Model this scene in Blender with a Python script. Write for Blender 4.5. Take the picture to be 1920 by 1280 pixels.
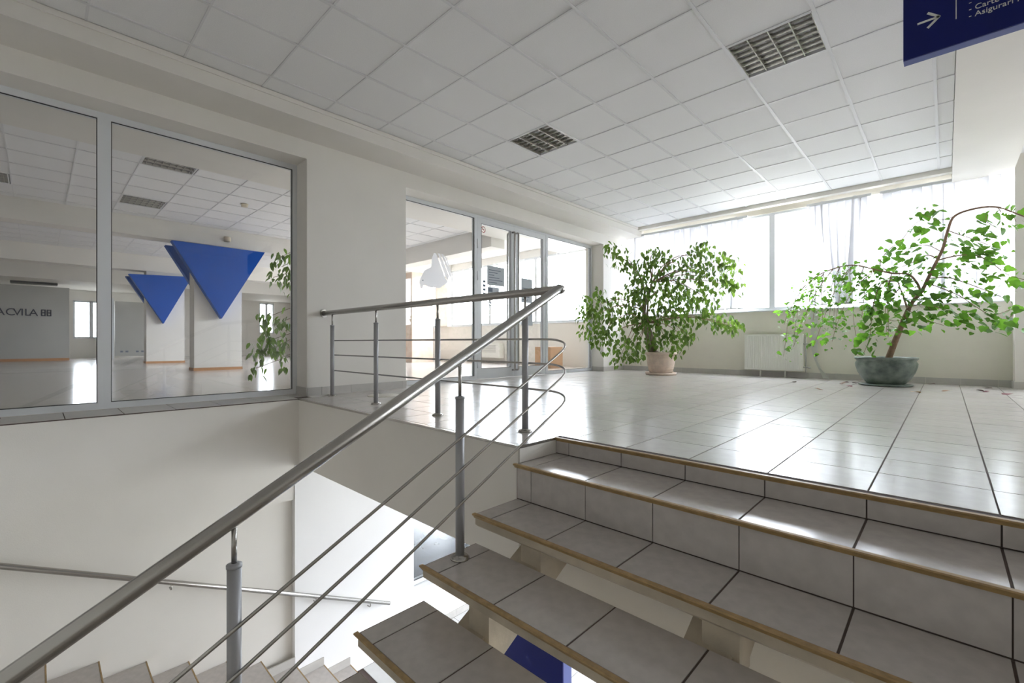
import bpy, bmesh, math, random
from mathutils import Vector, Matrix
R = random.Random(7)
for o in list(bpy.data.objects): bpy.data.objects.remove(o)
scn = bpy.context.scene
COL = scn.collection

# ------------------------------------------------------------------ camera
# world axes: X to the right of the stair flight, Y towards the window wall, camera at the origin
FPX, CX, CY, YAW = 851.0, 940.0, 642.0, math.radians(44.4)
cam = bpy.data.cameras.new('camera'); cam_ob = bpy.data.objects.new('camera', cam); COL.objects.link(cam_ob)
cam.sensor_fit = 'HORIZONTAL'; cam.sensor_width = 36.0; cam.lens = 36.0*FPX/1920.0
cam.shift_x = (960.0-CX)/1920.0; cam.shift_y = -(640.0-CY)/1920.0
cam.clip_start = 0.02; cam.clip_end = 500
cam_ob.rotation_euler = (math.pi/2, 0, YAW)
scn.camera = cam_ob

# ------------------------------------------------------------------ world: bright overcast sky, pale ground haze
world = bpy.data.worlds.new('overcast'); scn.world = world; world.use_nodes = True
nt = world.node_tree; nt.nodes.clear()
w_out = nt.nodes.new('ShaderNodeOutputWorld'); w_bg = nt.nodes.new('ShaderNodeBackground')
w_tc = nt.nodes.new('ShaderNodeTexCoord'); w_sep = nt.nodes.new('ShaderNodeSeparateXYZ')
w_ramp = nt.nodes.new('ShaderNodeValToRGB'); w_map = nt.nodes.new('ShaderNodeMapRange')
w_map.inputs['From Min'].default_value = -0.3; w_map.inputs['From Max'].default_value = 1.0
nt.links.new(w_tc.outputs['Generated'], w_sep.inputs[0]); nt.links.new(w_sep.outputs['Z'], w_map.inputs['Value'])
nt.links.new(w_map.outputs[0], w_ramp.inputs[0]); nt.links.new(w_ramp.outputs[0], w_bg.inputs['Color'])
el = w_ramp.color_ramp.elements
el[0].position = 0.0; el[0].color = (0.17, 0.17, 0.17, 1)
el[1].position = 1.0; el[1].color = (0.88, 0.925, 1.0, 1)
e = el.new(0.208); e.color = (0.21, 0.215, 0.21, 1)
e = el.new(0.254); e.color = (0.47, 0.49, 0.54, 1)
e = el.new(0.538); e.color = (0.68, 0.715, 0.78, 1)
w_bg.inputs['Strength'].default_value = 24.0
nt.links.new(w_bg.outputs[0], w_out.inputs[0])

scn.view_settings.view_transform = 'Standard'; scn.view_settings.look = 'None'
scn.view_settings.gamma = 1.0; scn.view_settings.use_curve_mapping = False
scn.view_settings.exposure = 0.74
scn.cycles.max_bounces = 16; scn.cycles.diffuse_bounces = 8; scn.cycles.glossy_bounces = 6; scn.cycles.transparent_max_bounces = 24

def portal(name, lo, hi, ny):
    """window opening that lets the sky's daylight in (sampling portal, gives off nothing itself)"""
    l = bpy.data.lights.new(name, 'AREA'); l.shape = 'RECTANGLE'
    l.size = hi[0]-lo[0]; l.size_y = hi[2]-lo[2]; l.cycles.is_portal = True
    o = bpy.data.objects.new(name, l); COL.objects.link(o)
    o.location = ((lo[0]+hi[0])/2, (lo[1]+hi[1])/2, (lo[2]+hi[2])/2)
    o.rotation_euler = (-math.pi/2 if ny < 0 else math.pi/2, 0, 0)
    return o
portal('window_back_daylight', (-4.95, 9.10, .56), (.62, 9.10, 2.25), -1)
portal('window_back_right_offscreen', (1.36, 9.10, .56), (3.5, 9.10, 2.25), -1)
portal('window_hall_daylight', (-16.3, 9.30, .52), (-5.5, 9.30, 2.25), -1)
portal('window_lower_back_offscreen', (-4.8, 9.10, -3.6), (3.5, 9.10, -1.4), -1)
portal('window_lower_hall_offscreen', (-14, 9.30, -3.2), (-11.0, 9.30, -1.4), -1)

# ------------------------------------------------------------------ materials
MAT = {}
def pbsdf(name, col, rough=.6, metal=0.0, spec=.5, bump=0.0, bscale=60.0, var=0.0, vscale=5.0, obvar=0.0, coat=0.0, col2=None, mapscale=None):
    m = bpy.data.materials.new(name); m.use_nodes = True; t = m.node_tree; b = t.nodes['Principled BSDF']
    b.inputs['Base Color'].default_value = (*col, 1); b.inputs['Roughness'].default_value = rough
    b.inputs['Metallic'].default_value = metal; b.inputs['Specular IOR Level'].default_value = spec
    b.inputs['Coat Weight'].default_value = coat
    tc = t.nodes.new('ShaderNodeTexCoord'); vec = tc.outputs['Object']
    if mapscale:
        mp = t.nodes.new('ShaderNodeMapping'); mp.inputs['Scale'].default_value = mapscale
        t.links.new(vec, mp.inputs[0]); vec = mp.outputs[0]
    cur = None
    if var > 0 or col2:
        n = t.nodes.new('ShaderNodeTexNoise'); n.inputs['Scale'].default_value = vscale; n.inputs['Detail'].default_value = 6
        t.links.new(vec, n.inputs['Vector'])
        mx = t.nodes.new('ShaderNodeMix'); mx.data_type = 'RGBA'
        c2 = col2 or tuple(max(0, c*(1-var)) for c in col)
        mx.inputs[6].default_value = (*col, 1); mx.inputs[7].default_value = (*c2, 1)
        rp = t.nodes.new('ShaderNodeMapRange'); rp.inputs['From Min'].default_value = .35; rp.inputs['From Max'].default_value = .65
        t.links.new(n.outputs['Fac'], rp.inputs['Value']); t.links.new(rp.outputs[0], mx.inputs[0]); cur = mx.outputs[2]
    if obvar > 0:
        oi = t.nodes.new('ShaderNodeObjectInfo'); mr = t.nodes.new('ShaderNodeMapRange')
        mr.inputs['To Min'].default_value = 1-obvar; mr.inputs['To Max'].default_value = 1+obvar
        t.links.new(oi.outputs['Random'], mr.inputs['Value'])
        vm = t.nodes.new('ShaderNodeVectorMath'); vm.operation = 'SCALE'
        if cur: t.links.new(cur, vm.inputs[0])
        else: vm.inputs[0].default_value = col
        t.links.new(mr.outputs[0], vm.inputs['Scale']); cur = vm.outputs[0]
    if cur: t.links.new(cur, b.inputs['Base Color'])
    if bump > 0:
        n2 = t.nodes.new('ShaderNodeTexNoise'); n2.inputs['Scale'].default_value = bscale; n2.inputs['Detail'].default_value = 3
        t.links.new(vec, n2.inputs['Vector'])
        bp = t.nodes.new('ShaderNodeBump'); bp.inputs['Strength'].default_value = bump; bp.inputs['Distance'].default_value = .002
        t.links.new(n2.outputs['Fac'], bp.inputs['Height']); t.links.new(bp.outputs[0], b.inputs['Normal'])
    MAT[name] = m; return m

pbsdf('cream_paint', (.79, .765, .715), .7, bump=.25, bscale=140, var=.05, vscale=1.2)
pbsdf('white_paint', (.86, .86, .86), .7, bump=.25, bscale=140, var=.03, vscale=1.2)
pbsdf('sill_wall_paint', (.79, .755, .665), .7, bump=.25, bscale=140, var=.08, vscale=1.5)
pbsdf('ceiling_board', (.85, .85, .85), .9, bump=.5, bscale=260, var=.06, vscale=180)
pbsdf('grid_metal', (.72, .72, .73), .45)
pbsdf('grout', (.10, .075, .065), .9)
pbsdf('floor_tile', (.55, .515, .49), .20, spec=.5, bump=.09, bscale=9, var=.07, vscale=14, obvar=.035)
pbsdf('step_tile', (.55, .515, .49), .20, spec=.5, bump=.07, bscale=14, var=.10, vscale=20, obvar=.03)
pbsdf('nosing_profile', (.42, .28, .12), .45, var=.25, vscale=30)
pbsdf('tread_concrete', (.56, .49, .38), .75, bump=.5, bscale=60, var=.22, vscale=7)
pbsdf('concrete_paint', (.66, .60, .51), .75, bump=.4, bscale=60, var=.14, vscale=6)
pbsdf('skirting_tile', (.52, .50, .47), .35, var=.06, vscale=14, obvar=.04)
pbsdf('aluminium_white', (.70, .72, .74), .38, spec=.5)
pbsdf('black_gasket', (.03, .03, .03), .6)
pbsdf('steel', (.47, .455, .43), .27, metal=1.0, bump=.1, bscale=300)
pbsdf('grey_post_paint', (.38, .385, .40), .42, metal=.35)
pbsdf('blind_fabric', (.85, .86, .88), .8)
pbsdf('louver_metal', (.48, .465, .44), .22, metal=1.0)
pbsdf('lamp_tube', (.80, .80, .82), .3)
pbsdf('sign_blue', (.006, .013, .14), .45, spec=.25)
pbsdf('sign_edge_blue', (.09, .12, .36), .4)
pbsdf('sign_white', (.72, .74, .72), .5)
pbsdf('panel_blue', (.006, .085, .44), .6, spec=.2, var=.1, vscale=2)
pbsdf('panel_edge', (.006, .085, .44), .6, spec=.2)
pbsdf('hall_floor', (.58, .53, .49), .16, var=.12, vscale=3, mapscale=(12, .6, 1))
pbsdf('dark_floor', (.045, .06, .085), .25, var=.3, vscale=3)
pbsdf('partition_grey', (.46, .46, .43), .5, var=.06, vscale=2)
pbsdf('letter_dark', (.03, .035, .06), .5)
pbsdf('terracotta', (.74, .60, .50), .75, bump=.4, bscale=60, var=.16, vscale=12)
pbsdf('green_glaze', (.065, .09, .075), .40, bump=.3, bscale=30, col2=(.20, .24, .20), vscale=7)
pbsdf('soil', (.05, .035, .025), .95, bump=.8, bscale=80)
pbsdf('bark_tan', (.30, .19, .12), .8, bump=.6, bscale=60, var=.3, vscale=20)
pbsdf('bark_grey', (.26, .20, .15), .8, bump=.6, bscale=60, var=.3, vscale=20)
pbsdf('radiator_white', (.80, .79, .74), .4)
pbsdf('pipe_grey', (.45, .44, .42), .5)
pbsdf('cardboard', (.55, .34, .20), .8, var=.08, vscale=6)
pbsdf('plaster_brick', (.62, .46, .36), .85, bump=.8, bscale=12, col2=(.70, .58, .48), vscale=5)
pbsdf('dry_leaf_red', (.16, .04, .05), .7, var=.3, vscale=20)
pbsdf('dry_leaf_yellow', (.55, .30, .05), .7)
pbsdf('dry_leaf_brown', (.20, .11, .06), .7)
pbsdf('paper_white', (.78, .79, .80), .7)
pbsdf('paper_ink', (.16, .19, .24), .7)
pbsdf('sticker_red', (.35, .05, .06), .6)
pbsdf('wood_skirt', (.50, .26, .12), .5)
pbsdf('cover_disc', (.60, .56, .50), .4)
pbsdf('detector', (.62, .55, .42), .5)

def glass(name, tint, gloss):
    m = bpy.data.materials.new(name); m.use_nodes = True; t = m.node_tree; t.nodes.clear()
    o = t.nodes.new('ShaderNodeOutputMaterial'); mx = t.nodes.new('ShaderNodeMixShader')
    tr = t.nodes.new('ShaderNodeBsdfTransparent'); gl = t.nodes.new('ShaderNodeBsdfGlossy'); lw = t.nodes.new('ShaderNodeLayerWeight'); pw = t.nodes.new('ShaderNodeMath'); fr = t.nodes.new('ShaderNodeMath')
    tr.inputs['Color'].default_value = (*tint, 1); gl.inputs['Roughness'].default_value = .02; gl.inputs['Color'].default_value = (gloss, gloss, gloss, 1)
    lw.inputs['Blend'].default_value = .5; pw.operation = 'POWER'; pw.inputs[1].default_value = 5.0
    fr.operation = 'MULTIPLY_ADD'; fr.inputs[1].default_value = .96; fr.inputs[2].default_value = .04
    t.links.new(lw.outputs['Facing'], pw.inputs[0]); t.links.new(pw.outputs[0], fr.inputs[0])
    t.links.new(fr.outputs[0], mx.inputs[0]); t.links.new(tr.outputs[0], mx.inputs[1]); t.links.new(gl.outputs[0], mx.inputs[2])
    t.links.new(mx.outputs[0], o.inputs[0]); MAT[name] = m
glass('clear_glass', (.95, .96, .96), 1.0)
glass('tinted_glass', (.93, .94, .94), 1.0)

def translucent(name, col, col2, fac, rough=.5, obvar=.0, noise=None):
    m = bpy.data.materials.new(name); m.use_nodes = True; t = m.node_tree; b = t.nodes['Principled BSDF']
    o = t.nodes['Material Output']; mx = t.nodes.new('ShaderNodeMixShader'); tr = t.nodes.new('ShaderNodeBsdfTranslucent')
    b.inputs['Base Color'].default_value = (*col, 1); b.inputs['Roughness'].default_value = rough; b.inputs['Specular IOR Level'].default_value = .3
    tr.inputs['Color'].default_value = (*col2, 1); mx.inputs[0].default_value = fac
    if noise:
        tc = t.nodes.new('ShaderNodeTexCoord'); ge = t.nodes.new('ShaderNodeNewGeometry'); n = t.nodes.new('ShaderNodeTexNoise'); n.inputs['Scale'].default_value = noise
        t.links.new(ge.outputs['Position'], n.inputs['Vector'])
        for src, dst in ((col, b.inputs['Base Color']), (col2, tr.inputs['Color'])):
            k = t.nodes.new('ShaderNodeMix'); k.data_type = 'RGBA'
            k.inputs[6].default_value = (*[c*.62 for c in src], 1); k.inputs[7].default_value = (*[min(1, c*1.45) for c in src], 1)
            mr = t.nodes.new('ShaderNodeMapRange'); mr.inputs['From Min'].default_value = .3; mr.inputs['From Max'].default_value = .7
            t.links.new(n.outputs['Fac'], mr.inputs['Value']); t.links.new(mr.outputs[0], k.inputs[0]); t.links.new(k.outputs[2], dst)
    t.links.new(b.outputs[0], mx.inputs[1]); t.links.new(tr.outputs[0], mx.inputs[2]); t.links.new(mx.outputs[0], o.inputs[0])
    MAT[name] = m
translucent('blind_slat', (.88, .88, .90), (.90, .90, .92), .27, .8)
translucent('leaf_ficus', (.075, .135, .035), (.18, .30, .04), .42, .4, noise=6)
translucent('leaf_hibiscus', (.06, .16, .03), (.16, .36, .03), .45, .4, noise=5)
translucent('decal_film', (.92, .92, .92), (.95, .95, .96), .85, .5)
translucent('paper_grey', (.62, .65, .68), (.6, .63, .66), .3, .7)
translucent('torn_plastic', (.75, .75, .72), (.7, .7, .68), .4, .5)

# ------------------------------------------------------------------ mesh helpers
def link(name, me, mat, parent=None, loc=None, rot=None):
    o = bpy.data.objects.new(name, me); COL.objects.link(o)
    if mat is not None and len(me.materials) == 0: me.materials.append(MAT[mat] if isinstance(mat, str) else mat)
    if loc is not None: o.location = loc
    if rot is not None: o.rotation_euler = rot
    if parent is not None:
        o.parent = parent; o.matrix_parent_inverse = Matrix.Translation(parent.location).inverted()
    return o
def copy_obj(src, name, parent, loc=None, rot=None):
    o = src.copy(); o.name = name; COL.objects.link(o)
    if loc is not None: o.location = loc
    if rot is not None: o.rotation_euler = rot
    o.parent = parent
    if parent is not None: o.matrix_parent_inverse = Matrix.Translation(parent.location).inverted()
    return o
class MB:
    def __init__(s): s.v = []; s.f = []; s.smooth = []
    def quad(s, pts, sm=False):
        n = len(s.v); s.v += [tuple(p) for p in pts]; s.f.append(tuple(range(n, n+len(pts)))); s.smooth.append(sm)
    def box(s, lo, hi):
        x0, y0, z0 = lo; x1, y1, z1 = hi; n = len(s.v)
        s.v += [(x0,y0,z0),(x1,y0,z0),(x1,y1,z0),(x0,y1,z0),(x0,y0,z1),(x1,y0,z1),(x1,y1,z1),(x0,y1,z1)]
        for f in ((0,3,2,1),(4,5,6,7),(0,1,5,4),(1,2,6,5),(2,3,7,6),(3,0,4,7)): s.f.append(tuple(n+i for i in f)); s.smooth.append(False)
        return s
    def prism(s, poly, axis, a, b):
        """poly: 2D points; axis: the extrusion axis 0/1/2; the two other axes take the poly's coordinates in order"""
        n = len(s.v); k = len(poly)
        for t in (a, b):
            for p in poly:
                c = [0, 0, 0]; c[axis] = t; oth = [i for i in range(3) if i != axis]; c[oth[0]] = p[0]; c[oth[1]] = p[1]; s.v.append(tuple(c))
        s.f.append(tuple(n+i for i in reversed(range(k)))); s.f.append(tuple(n+k+i for i in range(k))); s.smooth += [False, False]
        for i in range(k):
            j = (i+1) % k; s.f.append((n+i, n+j, n+k+j, n+k+i)); s.smooth.append(False)
        return s
    def tube(s, pts, rad, seg=10, cap=True):
        pts = [Vector(p) for p in pts]; rr = rad if isinstance(rad, (list, tuple)) else [rad]*len(pts)
        n0 = len(s.v); up = None
        for i, p in enumerate(pts):
            d = (pts[min(i+1, len(pts)-1)]-pts[max(i-1, 0)]).normalized()
            if up is None: up = Vector((0, 0, 1)) if abs(d.z) < .9 else Vector((1, 0, 0))
            a = d.cross(up).normalized(); bb = a.cross(d).normalized(); up = bb
            for k in range(seg):
                t = 2*math.pi*k/seg; s.v.append(tuple(p+(a*math.cos(t)+bb*math.sin(t))*rr[i]))
        for i in range(len(pts)-1):
            for k in range(seg):
                k2 = (k+1) % seg; q = n0+i*seg
                s.f.append((q+k, q+k2, q+seg+k2, q+seg+k)); s.smooth.append(True)
        if cap:
            s.f.append(tuple(n0+k for k in reversed(range(seg)))); s.f.append(tuple(n0+(len(pts)-1)*seg+k for k in range(seg))); s.smooth += [False, False]
        return s
    def lathe(s, prof, c, seg=32, wob=None):
        n0 = len(s.v)
        for (r, z) in prof:
            for k in range(seg):
                t = 2*math.pi*k/seg; q = r*(wob(t, z) if wob else 1)
                s.v.append((c[0]+q*math.cos(t), c[1]+q*math.sin(t), c[2]+z))
        for i in range(len(prof)-1):
            for k in range(seg):
                k2 = (k+1) % seg; q = n0+i*seg; s.f.append((q+k, q+k2, q+seg+k2, q+seg+k)); s.smooth.append(True)
        s.f.append(tuple(n0+k for k in reversed(range(seg)))); s.f.append(tuple(n0+(len(prof)-1)*seg+k for k in range(seg))); s.smooth += [False, False]
        return s
    def mesh(s, name):
        me = bpy.data.meshes.new(name); me.from_pydata(s.v, [], s.f); me.polygons.foreach_set('use_smooth', s.smooth); me.update()
        bm = bmesh.new(); bm.from_mesh(me); bmesh.ops.recalc_face_normals(bm, faces=bm.faces); bm.to_mesh(me); bm.free()
        return me
    def build(s, name, mat, parent=None, bevel=0.0, seg=2):
        me = s.mesh(name)
        if bevel > 0:
            bm = bmesh.new(); bm.from_mesh(me)
            bmesh.ops.bevel(bm, geom=[e for e in bm.edges if e.calc_face_angle(0) > .6], offset=bevel, segments=seg, affect='EDGES', profile=.5)
            bm.to_mesh(me); bm.free()
        return link(name, me, mat, parent)
def box(name, lo, hi, mat, parent=None, bevel=0.0):
    return MB().box(lo, hi).build(name, mat, parent, bevel)
def boxes(name, bs, mat, parent=None):
    m = MB()
    for lo, hi in bs: m.box(lo, hi)
    return m.build(name, mat, parent)
def struct(o, label=None):
    o['kind'] = 'structure'
    if label: o['label'] = label
    return o
def thing(name, label, cat, loc=(0, 0, 0), group=None):
    o = bpy.data.objects.new(name, None); COL.objects.link(o); o.location = loc; o.empty_display_size = .1
    tag(o, label, cat, group); return o
def tag(o, label, cat, group=None):
    o['label'] = label; o['category'] = cat
    if group: o['group'] = group
    return o
def arc(a, b, c, r, n=6):
    """polyline through corner b with a rounded bend of radius-like length r"""
    a, b, c = Vector(a), Vector(b), Vector(c); p = b+(a-b).normalized()*r; q = b+(c-b).normalized()*r
    return [p*(1-t)**2+b*2*t*(1-t)+q*t*t for t in [i/n for i in range(n+1)]]

# ------------------------------------------------------------------ dimensions (camera height is z = 0)
ZF = -.582            # landing level
ZC = 2.356            # suspended ceiling
ZB = 2.195            # underside of the beams
ZO = 2.0              # head of the openings in the left wall
XW, XE, XFR = -4.97, -4.81, -5.27     # left wall face, landing edge / lower wall face, glazing plane
YW = 8.85             # window wall
YBK = -2.6            # wall behind the camera
ZG = -3.75            # ground floor
XR = 3.6              # far right end of the lobby
XS0, XS1 = -1.735, 2.2  # stair flight
TP = .3503            # tile pitch

# ------------------------------------------------------------------ structure: walls
XH = -5.40
wl = struct(boxes('wall_left', [
    ((XH, YBK, ZO), (XW, YW+.2, 2.7)), ((XH, 2.05, ZF-.1), (XW, 3.317, ZO)), ((XH, 8.04, ZF-.1), (XW, YW+.2, ZO)),
    ((XH, YBK, -1.62), (XE, 1.855, ZF-.011)), ((XH, 1.855, -1.275), (XE, 2.05, ZF-.011)), ((XH, YBK, ZG), (XE-.06, 1.855, -1.62))], 'cream_paint'), 'cream painted wall with glazed openings along the stairwell')
wll = struct(boxes('wall_left_lower', [
    ((-5.3, 1.856, ZG), (XE+.012, 3.32, -1.27)), ((-5.1, 3.32, ZG), (XE, YW, -3.16))], 'white_paint'), 'white painted wall of the floor below')
struct(boxes('wall_back', [
    ((XW, YW, ZF-.1), (XR, YW+.22, .54)), ((XW, YW, 2.24), (XR, YW+.22, 2.7)), ((-5.4, YW, -1.3), (XR, YW+.22, ZF-.1)), ((XR-.1, YW, .54), (XR, YW+.22, 2.3))], 'sill_wall_paint'), 'cream sill wall under the long window band')
struct(box('wall_front', (XH-.1, YBK-.2, ZG), (XR, YBK, 2.7), 'cream_paint'), 'plain cream wall closing the stairwell')
struct(box('wall_right', (XR, YBK-.2, ZG), (XR+.2, YW+.2, 2.7), 'cream_paint'), 'plain cream wall at the end of the lobby')
struct(boxes('wall_pier', [((.62, 8.58, ZF-.005), (1.35, YW+.05, 2.4))], 'cream_paint'), 'cream pier between two windows')
struct(box('wall_stair_right', (XS1+.01, YBK, ZG), (XS1+.2, 1.9, ZF-.3), 'cream_paint'), 'cream wall beside the stair flight')
# beams
struct(box('trim_1', (XW-.02, YBK, ZB), (-4.51, YW, 2.65), 'cream_paint'), 'cream beam along the glazed wall')
struct(box('trim_2', (-4.515, 8.60, 2.298), (.075, 8.72, 2.6), 'cream_paint'), 'tan pelmet beam above the window band')
struct(box('trim_3', (.06, YBK, ZB), (.62, YW, 2.65), 'cream_paint'), 'white beam crossing the ceiling towards the windows')
struct(box('trim_4', (-4.515, YBK, 2.312), (-4.496, 8.61, 2.352), 'cream_paint'), 'narrow edge profile where ceiling meets beam')

# ------------------------------------------------------------------ ceiling with tiles and grid
GX0, GY0 = -4.269, .247
ceil = struct(box('ceiling', (XH-.1, YBK, 2.46), (XR, YW+.2, 2.7), 'white_paint'), 'suspended ceiling of white mineral tiles')
box('plaster_soffit', (.62, YBK, 2.36), (XR, YW, 2.47), 'white_paint', ceil)
LIGHT_CELLS = {(5, 6), (1, 6)}
tile_me = {}
def ceiling_tile(x0, x1, y0, y1, z, parent):
    k = (round(x1-x0, 3), round(y1-y0, 3))
    if k not in tile_me:
        w, d = k[0]/2-.004, k[1]/2-.004
        tile_me[k] = MB().box((-w, -d, 0), (w, d, .015)).mesh('ceiling_tile')
    o = link('ceiling_tile', tile_me[k], 'ceiling_board', parent, ((x0+x1)/2, (y0+y1)/2, z+.004+R.uniform(0, .0025)), (R.uniform(-.002, .002), R.uniform(-.002, .002), 0))
    return o
def grid_ceiling(parent, xs, ys, z, skip=()):
    for i in range(len(xs)-1):
        for j in range(len(ys)-1):
            if (i, j) in skip: continue
            ceiling_tile(xs[i], xs[i+1], ys[j], ys[j+1], z, parent)
    for x in xs[1:-1]: box('grid_bar', (x-.012, ys[0], z-.003), (x+.012, ys[-1], z+.03), 'grid_metal', parent)
    for y in ys[1:-1]: box('grid_bar', (xs[0], y-.0075, z-.0005), (xs[-1], y+.0075, z+.03), 'grid_metal', parent)
xs = [-4.51]+[GX0+.6*i for i in range(8)]+[.06]
ys = [YBK]+[GY0+.6*j for j in range(-4, 14)]+[8.60]
# cell indices: xs[1] = GX0, ys[5] = GY0
skip_main = set()
for (i, j) in LIGHT_CELLS: skip_main.add((i+1, j+1+4))
grid_ceiling(ceil, xs, ys, ZC, skip_main)

# ------------------------------------------------------------------ landing floor: slab and tiles
floor = struct(boxes('floor', [
    ((XE, 1.90, -1.273), (-1.72, YW, ZF-.010)), ((-1.72, 2.245, -1.273), (XR, YW, ZF-.010)),
    ((XS1, YBK, -1.1), (XR, 2.245, ZF-.010)), ((XH, 3.317, -1.0), (XE, 8.04, ZF-.010)), ((-1.72, 1.92, -1.273), (XS1, 2.25, -.70))], 'cream_paint'), 'landing floor of pale glossy square tiles')
MAT_grout_slabs = boxes('grout_bed', [((XE+.01, 1.905, ZF-.011), (-1.725, YW, ZF-.003)), ((-1.725, 2.235, ZF-.011), (XR, YW, ZF-.003)), ((XS1, YBK, ZF-.011), (XR, 2.245, ZF-.003)),
    ((XH+.1, 3.33, ZF-.011), (XE+.01, 8.03, ZF-.003)), ((XFR, YBK, ZF-.011), (XE+.004, 2.05, ZF-.003))], 'grout', floor)
tx = [.1324+TP*k for k in range(-15, 18)]
ty = [2.2795+TP*k for k in range(-15, 20)]
flt = {}
def flat_tile(name, x0, x1, y0, y1, z, mat, parent, gap=.004, tilt=.0022):
    k = (name, mat, round(x1-x0, 3), round(y1-y0, 3))
    if k not in flt:
        w, d = (x1-x0-gap)/2, (y1-y0-gap)/2
        m = MB(); b = .0015
        m.v = [(-w,-d,-.006),(w,-d,-.006),(w,d,-.006),(-w,d,-.006),(-w+b,-d+b,0),(w-b,-d+b,0),(w-b,d-b,0),(-w+b,d-b,0)]
        m.f = [(4,5,6,7),(0,1,5,4),(1,2,6,5),(2,3,7,6),(3,0,4,7)]; m.smooth = [False]*5
        flt[k] = m.mesh(name)
    return link(name, flt[k], mat, parent, ((x0+x1)/2, (y0+y1)/2, z), (R.uniform(-tilt, tilt), R.uniform(-tilt, tilt), 0))
cells = []
def clipcells(X0, X1, Y0, Y1):
    for i in range(len(tx)-1):
        for j in range(len(ty)-1):
            a, b, c, d = max(tx[i], X0), min(tx[i+1], X1), max(ty[j], Y0), min(ty[j+1], Y1)
            if b-a > .012 and d-c > .012: cells.append((a, b, c, d))
clipcells(XE+.0, -1.722, 1.897, 2.2795)
clipcells(XW, XR, 2.2795, YW-.01)
clipcells(XS1, XR, YBK, 2.2795)
def pix(x, y, z):
    f = -math.sin(YAW)*x+math.cos(YAW)*y; r = math.cos(YAW)*x+math.sin(YAW)*y
    return (9e9, 0, f) if f < .3 else (CX+FPX*r/f, CY-FPX*z/f, f)
def score(c):
    p = pix((c[0]+c[1])/2, (c[2]+c[3])/2, ZF)
    return p[2] if -60 < p[0] < 1990 and p[1] < 1330 else 100+abs(p[2])
cells.sort(key=score)
far = MB()
for n, c in enumerate(cells):
    if n < 300: flat_tile('floor_tile', *c, ZF, 'floor_tile', floor)
    else: far.box((c[0]+.002, c[2]+.002, ZF-.006), (c[1]-.002, c[3]-.002, ZF))
o = far.build('floor_tile_field', 'floor_tile', floor); o['kind'] = 'stuff'
# landing edge trims
box('edge_profile', (XE, 1.888, ZF-.014), (-1.716, 1.90, ZF+.001), 'steel', floor)
box('edge_profile', (-1.724, 1.888, ZF-.014), (-1.712, 2.235, ZF+.001), 'steel', floor)
# recess floor under the doors and ledge under the interior window
yy = 3.317; k = 0
while yy < 8.03:
    y1 = min(yy+TP, 8.035); flat_tile('floor_tile', XFR+.03, XW, yy, y1, ZF, 'floor_tile', floor); yy = y1
yy = 1.897
while yy > YBK+.05:
    y1 = max(yy-TP, YBK); flat_tile('ledge_tile', XFR+.03, XE+.004, y1, yy, ZF, 'skirting_tile', floor, .005); yy = y1
flat_tile('ledge_tile', XFR+.03, XW, 1.897, 2.05, ZF, 'skirting_tile', floor, .005)

# baseboards of tile
def skirting(parent, name, axis, at, a, b, side, z=ZF, h=.09, start=None, mat='skirting_tile'):
    """tiles along axis (0=x, 1=y) on the plane `at`, standing proud to `side`"""
    p = a; first = True
    while p < b-.01:
        q = min(p+(start if (first and start) else TP), b); first = False
        lo, hi = [0, 0, z], [0, 0, z+h+R.uniform(-.001, .001)]
        lo[axis], hi[axis] = p+.0015, q-.0015; o2 = 1-axis; pr = .011+R.uniform(0, .0015)
        lo[o2], hi[o2] = (at, at+pr) if side > 0 else (at-pr, at)
        box(name, lo, hi, mat, parent); p = q
def group_struct(name, label):
    o = bpy.data.objects.new(name, None); COL.objects.link(o); o.empty_display_size = .1; return struct(o, label)
bl = group_struct('baseboard_left', 'grey tile baseboard along the cream wall')
skirting(bl, 'baseboard_tile', 1, XW, 2.05, 3.317, 1, start=.16); skirting(bl, 'baseboard_tile', 1, XW, 8.04, YW, 1)
skirting(bl, 'baseboard_tile', 0, 2.05, XFR+.03, XW+.012, -1); skirting(bl, 'baseboard_tile', 0, 3.317, XFR+.03, XW, 1); skirting(bl, 'baseboard_tile', 0, 8.04, XFR+.03, XW+.012, -1)
bb = group_struct('baseboard_back', 'grey tile baseboard under the window band')
skirting(bb, 'baseboard_tile', 0, YW, XW+.012, .62, -1, start=.2); skirting(bb, 'baseboard_tile', 1, .62, 8.57, YW-.012, -1); skirting(bb, 'baseboard_tile', 0, 8.58, .61, 1.35, -1)

# ------------------------------------------------------------------ ground floor and other room shells
gfl = struct(boxes('floor_lower', [((XE-.3, 2.0, ZG-.2), (XR, YW, ZG-.008)), ((XE-.3, YBK, ZG-.2), (XR, 2.0, ZG-.02))], 'grout'), 'white tiled floor of the storey below')
n = 0
for i in range(11):
    for j in range(12):
        x0 = XE+.012+.45*i; y0 = 2.62+.45*j
        if x0 > -.2: continue
        flat_tile('floor_tile', x0, x0+.45, y0, min(y0+.45, YW), ZG, 'white_floor' if 'white_floor' in MAT else pbsdf('white_floor', (.66, .66, .66), .25, var=.04, vscale=10).name, gfl, .005)
box('floor_field', (-.2, 2.62, ZG-.006), (XR, YW, ZG-.001), 'white_floor', gfl)
struct(boxes('wall_back_lower', [((XE-.3, YW, ZG), (XR, YW+.22, -3.6)), ((XE-.3, YW, -1.42), (XR, YW+.22, -1.2))], 'white_paint'), 'white sill wall of the storey below')
bll = group_struct('baseboard_lower', 'white tile baseboard of the storey below')
skirting(bll, 'baseboard_tile', 1, XE+.006, 2.77, 3.32, 1, z=ZG, h=.09); skirting(bll, 'baseboard_tile', 1, XE, 3.32, 7, 1, z=ZG, h=.09)

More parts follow.
